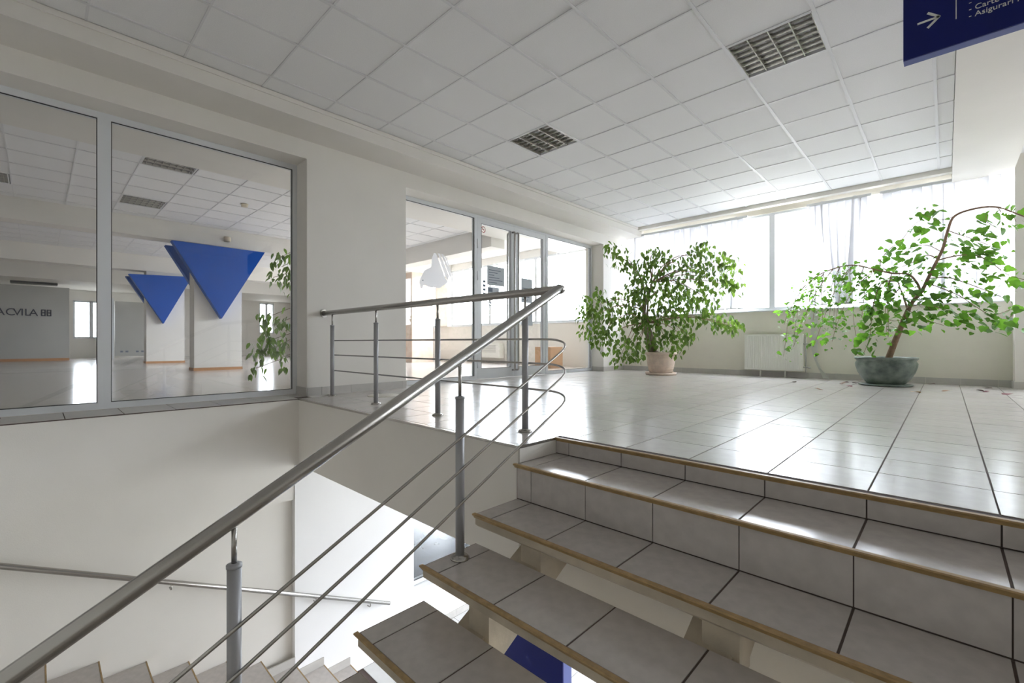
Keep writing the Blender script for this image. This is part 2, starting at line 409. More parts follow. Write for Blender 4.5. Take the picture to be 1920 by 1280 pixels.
# hall behind the glazed wall
HZC = 2.40; YH = 9.0
struct(box('floor_hall', (-23, -9, ZF-.3), (XH, YH+.2, ZF+.002), 'hall_floor'), 'glossy pale floor of the empty hall')
struct(boxes('wall_hall_back', [((-23.2, -9, ZF), (-22.8, 0.9, 2.7)), ((-23.2, .9, ZF), (-22.8, 1.9, .15)), ((-23.2, .9, 1.55), (-22.8, 1.9, 2.7)), ((-23.2, 1.9, ZF), (-22.8, 4.0, 2.7)),
    ((-23.2, 4.0, ZF), (-22.8, 7.86, .42)), ((-23.2, 4, 1.85), (-22.8, 7.86, 2.7)), ((-23.2, 4.0, .42), (-22.8, 7.2, 1.85)), ((-23.2, 7.86, ZF), (-22.8, YH+.2, 2.7))], 'cream_paint'), 'far cream wall of the hall with windows')
struct(boxes('wall_hall_side', [((-23, YH, ZF-.1), (XH, YH+.22, .50)), ((-23, YH, 2.22), (XH, YH+.22, 2.7)), ((-11.6, YH-.15, .5), (-11.0, YH+.22, 2.22)), ((-23, YH-.05, .5), (-16.3, YH+.22, 2.22)), ((-5.9, YH-.15, .5), (-5.4, YH+.22, 2.22))], 'cream_paint'), 'cream sill wall of the hall under its windows')
struct(box('wall_hall_front', (-23, -9.2, ZF), (XH, -9, 2.7), 'cream_paint'), 'cream end wall of the hall')
struct(boxes('wall_hall_left', [((XH, -9, ZF-.3), (XH+.15, YBK, 2.7))], 'cream_paint'), 'cream wall of the hall next to the stairwell')
hc = struct(box('ceiling_hall', (-23, -9, 2.46), (XH, YH+.2, 2.7), 'white_paint'), 'white tiled ceiling of the hall')
struct(box('trim_5', (-6.76, -9, ZB), (XH, YH, 2.5), 'cream_paint'), 'broad cream soffit inside the hall')
struct(box('trim_6', (-11.35, -9, 2.04), (-10.98, YH, 2.5), 'cream_paint'), 'cream hall beam carried by the columns')
struct(box('trim_7', (-16.2, -9, 1.98), (-15.78, YH, 2.5), 'cream_paint'), 'second cream hall beam further back')
struct(box('trim_10', (-22.8, -9, 1.925), (-19.4, YH, 2.45), 'cream_paint'), 'lowered grey soffit at the back of the hall')
struct(box('trim_8', (-10.98, 6.6, 2.0), (-6.76, 7.0, 2.5), 'cream_paint'), 'cream cross beam of the hall near its windows')
hx = [-10.98]+[-10.72+.6*i for i in range(7)]+[-6.76]
hy = [-2.12+.615*j for j in range(18)]+[YH]
grid_ceiling(hc, hx, hy, HZC, {(2, 5), (6, 5), (2, 2)})
hx2 = [-15.78, -15.2, -14.6, -14.0, -13.4, -12.8, -12.2, -11.6, -11.35]
grid_ceiling(hc, hx2, hy[1:12], HZC, {(6, 4), (6, 2)})
boxes('plaster_soffit', [((-23, -9, 2.40), (-16.2, YH, 2.47)), ((-15.8, -9, 2.425), (-6.7, hy[0], 2.47)), ((-15.8, hy[11], 2.425), (-11.35, YH, 2.47))], 'white_paint', hc)
# lower hall beyond the ground-floor glazing
struct(boxes('floor_lower_hall', [((-14, -2, ZG-.2), (-5.1, YH+.2, ZG))], 'dark_floor'), 'dark polished floor of the room below')
struct(boxes('wall_lower_hall', [((-14.2, -2, ZG), (-14, YH+.2, -1.0)), ((-14, YH, ZG), (-5.1, YH+.2, -3.2)), ((-14, -2.2, ZG), (-5.3, -2, -1.0)), ((-14, YH, -1.4), (-5.1, YH+.2, -1)), ((-11.0, YH, -3.2), (-5.1, YH+.2, -1.4))], 'white_paint'), 'white walls of the room below')
struct(boxes('ceiling_lower_hall', [((-14, -2, -1.27), (XH, YH+.2, -1.0))], 'white_paint'), 'white ceiling of the room below')

# ------------------------------------------------------------------ windows
def pane_box(name, lo, hi, parent, mat='clear_glass'):
    return box(name, lo, hi, mat, parent)
def back_window(n, x0, x1, y, z0, z1, split=False, sill=True, label=None):
    w = group_struct('window_%d' % n, label or 'white framed window of the long window band')
    fw = .045
    m = MB(); m.box((x0, y+.03, z0), (x0+fw, y+.1, z1)); m.box((x1-fw, y+.03, z0), (x1, y+.1, z1)); m.box((x0+fw, y+.03, z0), (x1-fw, y+.1, z0+.05)); m.box((x0+fw, y+.03, z1-.05), (x1-fw, y+.1, z1))
    m.build('window_frame', 'aluminium_white', w)
    pane_box('pane', (x0+fw, y+.06, z0+.05), (x1-fw, y+.066, z1-.05), w)
    if sill: box('window_sill', (x0, y-.03, z0-.022), (x1, y+.05, z0), 'aluminium_white', w, .004)
    return w
WXS = [-4.97, -3.56, -2.147, -.74, .60]
for n in range(4): back_window(n+1, WXS[n], WXS[n+1], YW, .56, 2.25)
xx = 1.36
for n in range(2): back_window(5+n, xx, xx+1.07, YW, .56, 2.25); xx += 1.07
for n, (a, b) in enumerate(((-4.8, -2.2), (-2.2, .4), (.4, 2.0), (2.0, 3.58))): back_window(8+n, a, b, YW, -3.6, -1.42, label='window of the storey below')
hw = [-16.3, -14.0, -11.6, None, -11.0, -9.3, -7.6, -5.9]
k = 12
for a, b in zip(hw[:-1], hw[1:]):
    if a is None or b is None: continue
    back_window(k, a, b, YH, .50, 2.22, label='bright window on the side of the hall'); k += 1
for (y0, y1, z0, z1) in ((.9, 1.9, .15, 1.55), (7.2, 7.86, .42, 1.85)):
    w = group_struct('window_%d' % k, 'bright window in the far wall of the hall'); k += 1
    m = MB(); ym = (y0+y1)/2
    for (a, b) in ((y0, y0+.06), (y1-.06, y1), (ym-.05, ym+.05)): m.box((-22.95, a, z0), (-22.85, b, z1))
    m.box((-22.95, y0, z0), (-22.85, y1, z0+.06)); m.box((-22.95, y0, z1-.06), (-22.85, y1, z1)); m.build('window_frame', 'aluminium_white', w)
    pane_box('pane', (-22.91, y0+.06, z0+.06), (-22.90, ym-.05, z1-.06), w); pane_box('pane', (-22.91, ym+.05, z0+.06), (-22.90, y1-.06, z1-.06), w)
for (a, b) in ((-13.9, -11.0),): back_window(k, a, b, YH, -3.2, -1.4, label='window of the room below'); k += 1

# interior glazing beside the stairwell (left) and the fixed lights beside the doors
def x_window(n, edges, z0, z1, label, tint, fw=.06, x=XFR, ends=(.05, .05)):
    """glazing in the plane x, edges: y positions of the mullion centres"""
    w = group_struct('window_%d' % n, label)
    y0, y1 = edges[0], edges[-1]
    m = MB(); m.box((x-.03, y0, z0), (x+.03, y1, z0+fw)); m.box((x-.03, y0, z1-fw), (x+.03, y1, z1))
    m.build('window_rail', 'aluminium_white', w)
    spans = []
    for i, y in enumerate(edges):
        h = .045
        a, b = (y, y+ends[0]) if i == 0 else ((y-ends[1], y) if i == len(edges)-1 else (y-h, y+h))
        box('mullion', (x-.031, a, z0+fw), (x+.031, b, z1-fw), 'aluminium_white', w); spans.append((a, b))
    for i in range(len(edges)-1):
        a, b = spans[i][1], spans[i+1][0]
        pane_box('pane', (x-.003, a, z0+fw), (x+.003, b, z1-fw), w, tint)
        g = .006; m = MB()
        for lo, hi in (((x+.012, a, z0+fw), (x+.022, b, z0+fw+g)), ((x+.012, a, z1-fw-g), (x+.022, b, z1-fw)), ((x+.012, a, z0+fw), (x+.022, a+g, z1-fw)), ((x+.012, b-g, z0+fw), (x+.022, b, z1-fw))): m.box(lo, hi)
        m.build('gasket', 'black_gasket', w)
    return w
x_window(40, [YBK, -1.28, .405, 2.05], ZF+.004, ZO, 'large interior window between stairwell and hall', 'tinted_glass', .055)
w41 = x_window(41, [3.317, 4.81], ZF+.004, ZO, 'fixed glass light left of the double door', 'clear_glass', .055, ends=(.05, .055))
x_window(42, [6.52, 8.04], ZF+.004, ZO, 'fixed glass light right of the double door', 'clear_glass', .055, ends=(.06, .055))
w43 = x_window(43, [3.32, 5.2, 7.1, YW], -3.14, -1.25, 'interior window of the storey below', 'tinted_glass', .05, x=-4.95)
# door frame head
struct(box('trim_9', (XFR-.03, 4.81, ZO-.03), (XFR+.03, 6.52, ZO), 'aluminium_white'), 'aluminium head rail above the double door')

# ------------------------------------------------------------------ double door
def leaf(name, y0, y1, hinge_left, label):
    d = group_struct(name, label)
    z0, z1 = ZF+.008, ZO-.032; x = XFR; st = .085
    m = MB(); m.box((x-.025, y0, z0), (x+.028, y0+st, z1)); m.box((x-.025, y1-st, z0), (x+.028, y1, z1)); m.box((x-.025, y0+st, z0), (x+.028, y1-st, z0+.16)); m.box((x-.025, y0+st, z1-.09), (x+.028, y1-st, z1))
    m.build('door_frame', 'aluminium_white', d)
    pane_box('pane', (x-.003, y0+st, z0+.16), (x+.003, y1-st, z1-.09), d)
    m = MB(); a, b, c, e = y0+st, y1-st, z0+.16, z1-.09; g = .006
    for lo, hi in (((x+.029, a, c), (x+.031, b, c+g)), ((x+.029, a, e-g), (x+.031, b, e)), ((x+.029, a, c), (x+.031, a+g, e)), ((x+.029, b-g, c), (x+.031, b, e))): m.box(lo, hi)
    m.build('gasket', 'black_gasket', d)
    yh = y1-.045 if hinge_left else y0+.045
    sgn = -1 if hinge_left else 1
    for s in (1, -1):
        X = x+s*.085; za, zb = ZF+.12, 1.86
        if s == 1: pts = [(x+.028, yh, zb)]+arc((x+.028, yh, zb), (X, yh, zb), (X, yh, 0), .03)+arc((X, yh, 0), (X, yh, za), (x+.028, yh, za), .03)+[(x+.028, yh, za)]
        else:
            pts = [(x-.025, yh, zb)]+arc((x-.025, yh, zb), (X, yh, zb), (X, yh, 0), .03)+arc((X, yh, 0), (X, yh, za), (x-.025, yh, za), .03)+[(x-.025, yh, za)]
        MB().tube(pts, .0155, 10).build('pull_handle', 'steel', d)
    yhg = y0 if hinge_left else y1
    for z in (1.55, 1.05, ZF+.25):
        MB().tube([(x+.036, yhg, z-.07), (x+.036, yhg, z+.07)], .011, 8).build('hinge', 'aluminium_white', d)
    return d
d1 = leaf('door_1', 4.815, 5.665, True, 'glazed aluminium door leaf with stickers and notices')
d2 = leaf('door_2', 5.667, 6.515, False, 'glazed aluminium door leaf with a notice sheet')
XG = XFR+.005
def sheet(y0, y1, z0, z1, mat, parent, name='notice', x=XG): return box(name, (x, y0, z0), (x+.0015, y1, z1), mat, parent)
def ring_sticker(y, z, r, parent, mat):
    m = MB(); n = 24
    for k in range(n):
        a, b = 2*math.pi*k/n, 2*math.pi*(k+1)/n
        m.quad([(XG+.001, y+r*math.cos(a), z+r*math.sin(a)), (XG+.001, y+r*math.cos(b), z+r*math.sin(b)), (XG+.001, y+.8*r*math.cos(b), z+.8*r*math.sin(b)), (XG+.001, y+.8*r*math.cos(a), z+.8*r*math.sin(a))])
    m.quad([(XG+.0012, y-.7*r, z+.55*r), (XG+.0012, y-.55*r, z+.7*r), (XG+.0012, y+.7*r, z-.55*r), (XG+.0012, y+.55*r, z-.7*r)])
    m.quad([(XG+.0008, y-.5*r, z-.1*r), (XG+.0008, y+.4*r, z-.1*r), (XG+.0008, y+.4*r, z+.15*r), (XG+.0008, y-.5*r, z+.15*r)])
    m.build('round_sticker', mat, parent)
ring_sticker(4.965, 1.80, .05, d1, 'sticker_red')
ring_sticker(4.985, .645, .055, d1, 'paper_ink'); ring_sticker(5.13, .645, .055, d1, 'paper_ink')
n1 = sheet(5.05, 5.45, .93, 1.24, 'paper_grey', d1)
for q in range(6): sheet(5.09, 5.20+.2*R.random(), .97+.04*q, .98+.04*q, 'paper_ink', n1, 'print_line', XG+.0017)
n2 = sheet(5.06, 5.32, .72, .90, 'paper_grey', d1); sheet(5.08, 5.17, .82, .885, 'paper_ink', n2, 'print_block', XG+.0017)
for q in range(4): sheet(4.955, 5.015, .76+.065*q, .80+.065*q, 'paper_ink', d1, 'small_sticker')
n3 = sheet(5.87, 6.16, .70, 1.12, 'paper_grey', d2)
for q in range(5): sheet(5.90, 6.0+.12*R.random(), .74+.05*q, .755+.05*q, 'paper_ink', n3, 'print_line', XG+.0017)
n4 = sheet(5.87, 6.17, .30, .52, 'paper_grey', d2)
# eagle-head decal: white sheet shapes on the fixed light
def onx(px, py, X):
    u = (px-CX)/FPX; v = (CY-py)/FPX
    d = (-math.sin(YAW)+u*math.cos(YAW), math.cos(YAW)+u*math.sin(YAW), v); t = X/d[0]
    return (X, d[1]*t, v*t)
def decal(pts, name, mat, parent, x=XG):
    P = [onx(740+a/3.555, 360+b/3.555, x) for a, b in pts]
    return MB().prism([(p[1], p[2]) for p in P], 0, x, x+.0015).build(name, mat, parent)
eg = decal([(163,602),(170,575),(200,520),(243,500),(248,440),(262,405),(276,408),(330,560),(355,600),(300,640),(230,632),(203,618),(190,620),(182,644),(174,640)], 'eagle_decal', 'decal_film', w41)
decal([(288,408),(300,410),(362,560),(352,590),(338,560)], 'feather', 'decal_film', w41)
decal([(310,412),(322,413),(378,550),(374,575),(366,556)], 'feather', 'decal_film', w41)
decal([(330,418),(345,440),(384,545),(380,548)], 'feather', 'decal_film', w41)
decal([(180,588),(190,583),(192,592)], 'eye', 'paper_ink', w41, XG+.002)

# ------------------------------------------------------------------ upper stair flight
stair = thing('staircase', 'open stair flight with beige tiled floating treads and brown nosings', 'staircase', (0, 0, ZF))
TZ = [-.68, -.877, -1.028, -1.192, -1.352, -1.512, -1.672, -1.832, -1.992]
TYN = [1.878, 1.570, 1.243, .918, .593, .268, -.057, -.382, -.707]
sx = [XS0, -1.275] if False else None
joints = [XS0+.012]+[.1324+TP*k for k in range(-5, 7) if .1324+TP*k < XS1-.05]+[XS1]
def nosing(y, z, parent, x0=XS0, x1=XS1):
    m = MB(); m.prism([(y, z-.022), (y-.004, z-.012), (y-.010, z-.010), (y-.014, z-.004), (y-.012, z+.001), (y+.006, z+.0015), (y+.006, z-.022)], 0, x0, x1)
    m.build('nosing', 'nosing_profile', parent)
# landing-to-first-step riser and landing nosing
lt = link('landing_edge', MB().box((-1.722, 2.240, -.69), (XS1, 2.247, ZF-.004)).mesh('landing_edge'), 'grout', stair)
nosing(2.232, ZF, lt, -1.718, XS1)
for a, b in zip(joints[:-1], joints[1:]): box('riser_tile', (max(a, -1.72)+.0025, 2.233, TZ[0]+.004), (b-.0025, 2.242, ZF-.022), 'step_tile', lt)
box('riser_tile', (-1.724, 1.90, TZ[0]+.003), (-1.714, 2.232, ZF-.016), 'cream_paint', lt)
for n, (z, y) in enumerate(zip(TZ, TYN)):
    yb = (2.236 if n == 0 else 1.888 if n == 1 else y+.333)
    lo_z = z-.02 if n == 0 else z-.072
    y_f = 1.897 if n == 0 else y+.004
    m = MB()
    if n == 0: m.box((XS0+.01, y+.006, z-.02), (XS1, yb, z-.003))
    else: m.prism([(y+.003, z-.003), (yb, z-.003), (yb, z-.072), (y+.022, z-.072), (y+.003, z-.056)], 0, XS0+.008, XS1)
    t = m.build('tread', 'tread_concrete', stair)
    if n: box('grout_bed', (XS0+.009, y+.005, z-.006), (XS1, yb-.002, z-.0025), 'grout', t)
    else: box('grout_bed', (XS0+.012, y+.008, z-.006), (XS1, yb, z-.0025), 'grout', t)
    for a, b in zip(joints[:-1], joints[1:]): flat_tile('tread_tile', a, b, y+.006, yb, z, 'step_tile', t, .005, .0012)
    nosing(y, z, t)
    if n == 0:
        box('grout_bed', (XS0+.006, 1.891, TZ[1]-.06), (XS1, 1.902, z-.015), 'grout', t)
        for a, b in zip(joints[:-1], joints[1:]): box('riser_tile', (a+.002, 1.886, TZ[1]+.004), (b-.002, 1.8935, z-.022), 'step_tile', t)
    if n >= 1:
        for xa in (-1.437, -.60, .95):
            ys_ = y+.03; zt = z-.072
            if n < 8: MB().box((xa, ys_-.0, zt-.16), (xa+.12, ys_+.11, zt+.002)).build('stub', 'tread_concrete', t)
sl = .515
def stringer(x0, x1):
    ztop = lambda y: -1.035-(1.595-y)*sl
    ya, yb = 1.905, -1.0
    m = MB(); m.prism([(ya, ztop(ya)), (ya, ztop(ya)-.19), (yb, ztop(yb)-.19), (yb, ztop(yb))], 0, x0, x1); m.build('stringer', 'tread_concrete', stair, .004)
stringer(-1.50, -1.345); stringer(-.66, -.50); stringer(.89, 1.05)
# half landing (behind the camera) shared by both flights
half = struct(boxes('floor_half_landing', [((XE, YBK, -2.36), (XS1, -1.02, -2.152))], 'concrete_paint'), 'half landing between the two stair flights')
for i in range(8):
    for j in range(4): flat_tile('floor_tile', XE+.03+.85*i, min(XE+.03+.85*(i+1), XS1), YBK+.395*j, YBK+.395*(j+1), -2.144, 'step_tile', half)
# ------------------------------------------------------------------ lower flight along the left wall
low = thing('staircase', 'pale tiled stair flight descending beside the white wall', 'staircase', (-3.5, 1, ZG))
LX1 = -2.0
lyn, lz = [], []
y, z = -.87, -1.962-.0
for q in range(12):
    yq = -.564+.3025*q; zq = -2.110-.1515*q
    if zq < ZG+.05: break
    lyn.append(yq); lz.append(zq)
lj = [XE]+[XE+.012+.45*k for k in range(1, 6)]+[LX1]
for n, (yq, zq) in enumerate(zip(lyn, lz)):
    y0 = yq-.31; LX0 = XE-.06 if yq < 1.7 else XE+.012; lj[0] = LX0+.002
    t = MB().box((LX0, y0-.02, max(zq-.22, ZG)), (LX1, yq-.006, zq-.004)).build('tread', 'concrete_paint', low)
    for a, b in zip(lj[:-1], lj[1:]):
        flat_tile('tread_tile', a, b, y0, yq-.003, zq, 'step_tile', t, .005, .001)
        box('riser_tile', (a+.002, yq-.007, max(zq-.148, ZG)), (b-.002, yq-.001, zq-.012), 'step_tile', t)
    box('nosing', (LX0, yq-.006, zq-.014), (LX1, yq+.004, zq+.001), 'nosing_profile', t)
    if yq > 1.85: box('baseboard_tile', (XE+.010, y0+.015, zq), (XE+.024, yq-.002, zq+.085), 'skirting_tile', t)

# ------------------------------------------------------------------ stainless railing on landing and upper flight
rail = thing('stair_railing', 'brushed steel railing with grey posts and three thin bars', 'railing', (-3.2, 2.235, ZF))
XP, YP = -1.655, 2.235
RS = .515
rz = .325
def rail_z(y): return rz-.005-(2.18-y)*RS
end_y = -1.1
top_c = Vector((XP, YP-.03, rz))
pts = [(XW+.02, YP, rz)]+[(XP-.03, YP, rz)]
MB().tube([(XW+.004, YP, rz), (XP-.045, YP, rz)], .0265, 16).build('handrail', 'steel', rail)
el_p = arc((XP-.06, YP, rz), (XP, YP-.005, rz), (XP, YP-.07, rail_z(YP-.07)), .05, 10)
MB().tube(el_p, .0275, 16).build('handrail_elbow', 'steel', rail)
MB().tube([(XP, YP-.045, rail_z(YP-.045)), (XP, end_y, rail_z(end_y))], .0265, 16).build('handrail', 'steel', rail)
MB().tube([(XW, YP, rz), (XW+.012, YP, rz)], .043, 20).build('wall_flange', 'steel', rail)
def post(x, y, zb, ztop, zr):
    p = MB().tube([(x, y, zb+.004), (x, y, ztop)], .0215, 16).build('post', 'grey_post_paint', rail)
    MB().lathe([(.046, 0), (.046, .006), (.038, .014), (.023, .016), (.023, .02)], (x, y, zb), 24).build('base_flange', 'steel', p)
    MB().lathe([(.0235, 0), (.0235, .01), (.01, .014)], (x, y, ztop-.006), 16).build('post_cap', 'grey_post_paint', p)
    MB().tube([(x, y, ztop), (x, y, zr)], .0085, 10).build('pin', 'steel', p)
    return p
for x in (-4.756, -3.846, -2.900, -1.970): post(x, YP, ZF, ZF+.765, rz-.02)
for y, zt, ztop in ((1.408, TZ[2], -.262), (.447, TZ[5], -.725), (-.55, TZ[8]-.0, -1.25)):
    p = post(XP, y, zt, ztop, rail_z(y)-.02)
for n, (zh, off) in enumerate(((.022, 0), (-.135, 0), (-.304, 0))):
    zc = (-.44, -.592, -.75)[n]
    zz = lambda y: zc-(1.41-y)*.497
    bend_y = YP-.05
    pp = [(-4.80, YP+.024, zh), (-1.93, YP+.024, zh)]
    a = Vector((-1.80, YP+.024, zh)); b = Vector((XP+.024, YP+.06, zh-.015)); c = Vector((XP+.024, 1.85, zz(1.85)))
    pp += [tuple(v) for v in arc(a, b, c, .15, 10)] + [(XP+.024, 1.41, zz(1.41)), (XP+.024, end_y, zz(end_y))]
    MB().tube(pp, .0068, 8).build('thin_bar', 'steel', rail)
# handrail on the wall of the lower flight
wh = thing('wall_handrail', 'round steel handrail bracketed to the wall beside the lower stairs', 'handrail', (-4.74, 1.4, -2.4))
hz = lambda y: -1.652-(y+.01)*.494
MB().tube([(-4.735, YBK+1.2, hz(YBK+1.2)), (-4.735, 2.93, hz(2.93))], .021, 14).build('rail', 'steel', wh)
for y in (2.05, 2.68, .8, -.4):
    z = hz(y)
    MB().tube([(-4.735, y, z-.018)]+[tuple(v) for v in arc((-4.735, y, z-.018), (-4.735, y, z-.07), (XE, y, z-.07), .03, 5)]+[(XE, y, z-.07)], .006, 8).build('bracket', 'steel', wh)

# ------------------------------------------------------------------ recessed louvre lights
LT = []
def louvre_light(x0, y0, z, label, group):
    t = thing('louver_light', label, 'ceiling light', (x0+.3, y0+.3, z), group)
    w = .588; a = x0+.006; b = y0+.006; h = .075
    m = MB(); m.box((a, b, z+h), (a+w, b+w, z+h+.006)); m.box((a, b, z-.002), (a+.012, b+w, z+h)); m.box((a+w-.012, b, z-.002), (a+w, b+w, z+h)); m.box((a, b, z-.002), (a+w, b+.012, z+h)); m.box((a, b+w-.012, z-.002), (a+w, b+w, z+h))
    m.build('housing', 'grid_metal', t)
    inner = w-.024; cw = inner/4
    for k in range(5):
        x = a+.012+cw*k
        m = MB(); m.prism([(x-.004, z+.001), (x+.004, z+.001), (x+.013, z+.038), (x-.013, z+.038)] if 0 < k < 4 else ([(x, z+.001), (x+.006, z+.001), (x+.018, z+.05), (x, z+.05)] if k == 0 else [(x-.006, z+.001), (x, z+.001), (x, z+.05), (x-.018, z+.05)]), 1, b+.012, b+w-.012)
        m.build('louver_blade', 'louver_metal', t)
    cb = None
    for k in range(4):
        x = a+.012+cw*k
        for j in range(7):
            y = b+.012+inner*(j+.5)/7
            if cb is None:
                mm = MB(); mm.prism([(-.0015, .0), (.0015, .0), (.007, .030), (-.007, .030)], 0, -cw/2+.006, cw/2-.006)
                cb = [(v[0], v[1], v[2]) for v in mm.v]; cbm = mm.mesh('cross_blade')
            link('cross_blade', cbm, 'louver_metal', t, (x+cw/2, y, z+.003))
        MB().tube([(x+cw/2, b+.02, z+.055), (x+cw/2, b+w-.02, z+.055)], .013, 8).build('lamp_tube', 'lamp_tube', t)
    return t
louvre_light(GX0+.6*5, GY0+.6*6, ZC, 'square louvre ceiling light, the one closer to the blue hanging sign', 'louvre lights in the lobby ceiling')
louvre_light(GX0+.6*1, GY0+.6*6, ZC, 'square louvre ceiling light closer to the glazed double door', 'louvre lights in the lobby ceiling')
for (i, j, lb) in ((2, 5, 'louvre light in the hall ceiling in front of the blue triangle panels'), (6, 5, 'louvre light in the hall ceiling half hidden by the soffit behind the glass'), (2, 2, 'louvre light in the hall ceiling facing the lettered grey partition')):
    louvre_light(hx[i], hy[j], HZC, lb, 'louvre lights in the hall ceiling')

# ------------------------------------------------------------------ text helper
def text_mesh(body, size, name):
    c = bpy.data.curves.new(name, 'FONT'); c.body = body; c.size = size; c.extrude = .001
    o = bpy.data.objects.new(name, c); COL.objects.link(o)
    dg = bpy.context.evaluated_depsgraph_get(); dg.update()
    me = bpy.data.meshes.new_from_object(o.evaluated_get(dg)); bpy.data.objects.remove(o); bpy.data.curves.remove(c)
    me.materials.clear(); return me

# ------------------------------------------------------------------ hanging sign
SZ = 1.62; SY = 3.487; SX = -.175
sg = thing('hanging_sign', 'dark blue hanging direction sign with white arrow and lettering', 'sign', (.5, SY, SZ))
box('sign_panel', (SX, SY, SZ), (SX+1.5, SY+.012, SZ+.46), 'sign_blue', sg)
box('sign_body', (SX, SY+.010, SZ-.001), (SX+1.5, SY+.075, SZ+.46), 'sign_edge_blue', sg)
for x in (SX+.35, SX+1.2): MB().tube([(x, SY+.04, SZ+.455), (x, SY+.04, ZB+.01)], .008, 8).build('hanger_rod', 'steel', sg)
ar = MB()
def bar2(m, p, q, w):
    d = Vector((q[0]-p[0], q[1]-p[1])).normalized(); n = Vector((-d.y, d.x))*w/2
    m.prism([(p[0]+n.x, p[1]+n.y), (q[0]+n.x, q[1]+n.y), (q[0]-n.x, q[1]-n.y), (p[0]-n.x, p[1]-n.y)], 1, SY-.0015, SY)
axx, azz = SX+.060, SZ+.182
bar2(ar, (axx, azz), (axx+.086, azz), .011); bar2(ar, (axx+.042, azz+.042), (axx+.091, azz-.002), .012); bar2(ar, (axx+.042, azz-.042), (axx+.091, azz+.002), .012)
ar.build('arrow', 'sign_white', sg)
box('divider', (SX+.213, SY-.0015, SZ+.135), (SX+.217, SY, SZ+.42), 'sign_white', sg)
for body, z in (('- Asigurari f', .114), ('- Carte', .150), ('-', .186)):
    link('lettering', text_mesh(body, .038, 'lettering'), 'sign_white', sg, (SX+.262, SY-.001, SZ+z), (math.pi/2, 0, 0))

# ------------------------------------------------------------------ vertical blinds
def blind(x0, x1, label, slats):
    t = thing('vertical_blind', label, 'blind', ((x0+x1)/2, 8.78, 2.2), 'vertical blinds on the window band')
    box('headrail', (x0, 8.755, 2.205), (x1, 8.795, 2.245), 'aluminium_white', t)
    for x in (x0+.2, x1-.2): box('bracket', (x-.015, 8.79, 2.225), (x+.015, 8.856, 2.262), 'aluminium_white', t)
    for (x, tw, lean, w, zb) in slats:
        n = 8; m = MB(); h = 2.205-zb
        for i in range(n):
            za, zc_ = 2.207-h*i/n, 2.207-h*(i+1)/n
            xa, xb = x+lean*(i/n)**1.5, x+lean*((i+1)/n)**1.5
            ca, sa = math.cos(tw), math.sin(tw)
            m.quad([(xa-w/2*ca, 8.775-w/2*sa, za), (xa+w/2*ca, 8.775+w/2*sa, za), (xb+w/2*ca, 8.775+w/2*sa, zc_), (xb-w/2*ca, 8.775-w/2*sa, zc_)])
        o = m.build('slat', 'blind_slat', t)
        md = o.modifiers.new('thick', 'SOLIDIFY'); md.thickness = .0012
        box('weight', (x+lean-w/2*math.cos(tw), 8.771, zb), (x+lean+w/2*math.cos(tw), 8.779, zb+.02), 'blind_fabric', o)
    return t
blind(-4.9, -2.50, 'white vertical blind behind the plant in the clay pot', [(-4.82+.105*k+R.uniform(-.01, .01), R.uniform(-.5, .5), R.uniform(-.02, .02), .115, .60) for k in range(22)])
blind(-1.62, -.80, 'white vertical blind with skewed slats between two mullions', [(-1.54, .35, .0, .10, .60), (-1.46, -.2, .06, .115, .60), (-1.38, .2, .16, .115, .62), (-1.28, .1, .10, .115, .6), (-1.17, .2, .02, .115, .6), (-1.06, .1, -.02, .115, .6), (-.98, .1, -.10, .115, .6), (-.90, -.3, .0, .115, .6)])
blind(-.70, .58, 'white vertical blind above the plant in the green pot', [(-.62+.108*k, R.uniform(-.45, .45), R.uniform(-.03, .03), .115, .60) for k in range(11)])

# torn strip hanging below the sill
m = MB(); strip = [(-1.53, .50, .05), (-1.52, .2, .05), (-1.52, -.1, .045), (-1.50, -.28, .018), (-1.45, -.42, .018), (-1.40, -.50, .03), (-1.36, -.575, .045)]
for (xa, za, wa), (xb, zb_, wb) in zip(strip[:-1], strip[1:]): m.quad([(xa-wa, 8.80, za), (xa+wa, 8.79, za), (xb+wb, 8.79, zb_), (xb-wb, 8.80, zb_)])
o = m.build('blind_strip', 'torn_plastic'); o.modifiers.new('thick', 'SOLIDIFY').thickness = .001
tag(o, 'torn white blind strip hanging down the cream sill wall to the floor', 'blind strip')

# ------------------------------------------------------------------ radiator
rd = thing('radiator', 'white panel radiator with vertical flutes under the windows', 'radiator', (-2.1, 8.76, ZF))
x0, x1, z0, z1 = -2.527, -1.665, -.470, .138
m = MB(); nfl = 26; prof = []
m.box((x0, 8.70, z0), (x1, 8.712, z1))
m.build('front_panel', 'radiator_white', rd, .004)
for k in range(nfl):
    x = x0+.025+(x1-x0-.05)*(k+.5)/nfl; w = .0085
    MB().prism([(x-w, 8.7005), (x-w*.5, 8.695), (x+w*.5, 8.695), (x+w, 8.7005)], 2, z0+.03, z1-.03).build('flute', 'radiator_white', rd)
box('rear_panel', (x0+.01, 8.79, z0+.01), (x1-.01, 8.80, z1-.01), 'radiator_white', rd)
boxes('side_cover', [((x0-.002, 8.70, z0), (x0+.004, 8.80, z1)), ((x1-.004, 8.70, z0), (x1+.002, 8.80, z1))], 'radiator_white', rd)
box('top_grille', (x0, 8.70, z1-.004), (x1, 8.80, z1+.004), 'radiator_white', rd)
for x in (-2.29, -1.92): box('leg', (x-.012, 8.74, ZF), (x+.012, 8.765, z0+.01), 'radiator_white', rd)
for z in (-.02, -.40): MB().tube([(x1, 8.75, z), (x1+.06, 8.75, z), (x1+.075, 8.76, z-.01), (x1+.08, 8.845, z-.01)], .011, 8).build('pipe', 'pipe_grey', rd)
MB().tube([(x1+.035, 8.75, z1-.05), (x1+.035, 8.75, z0-.02)], .009, 8).build('pipe', 'pipe_grey', rd)
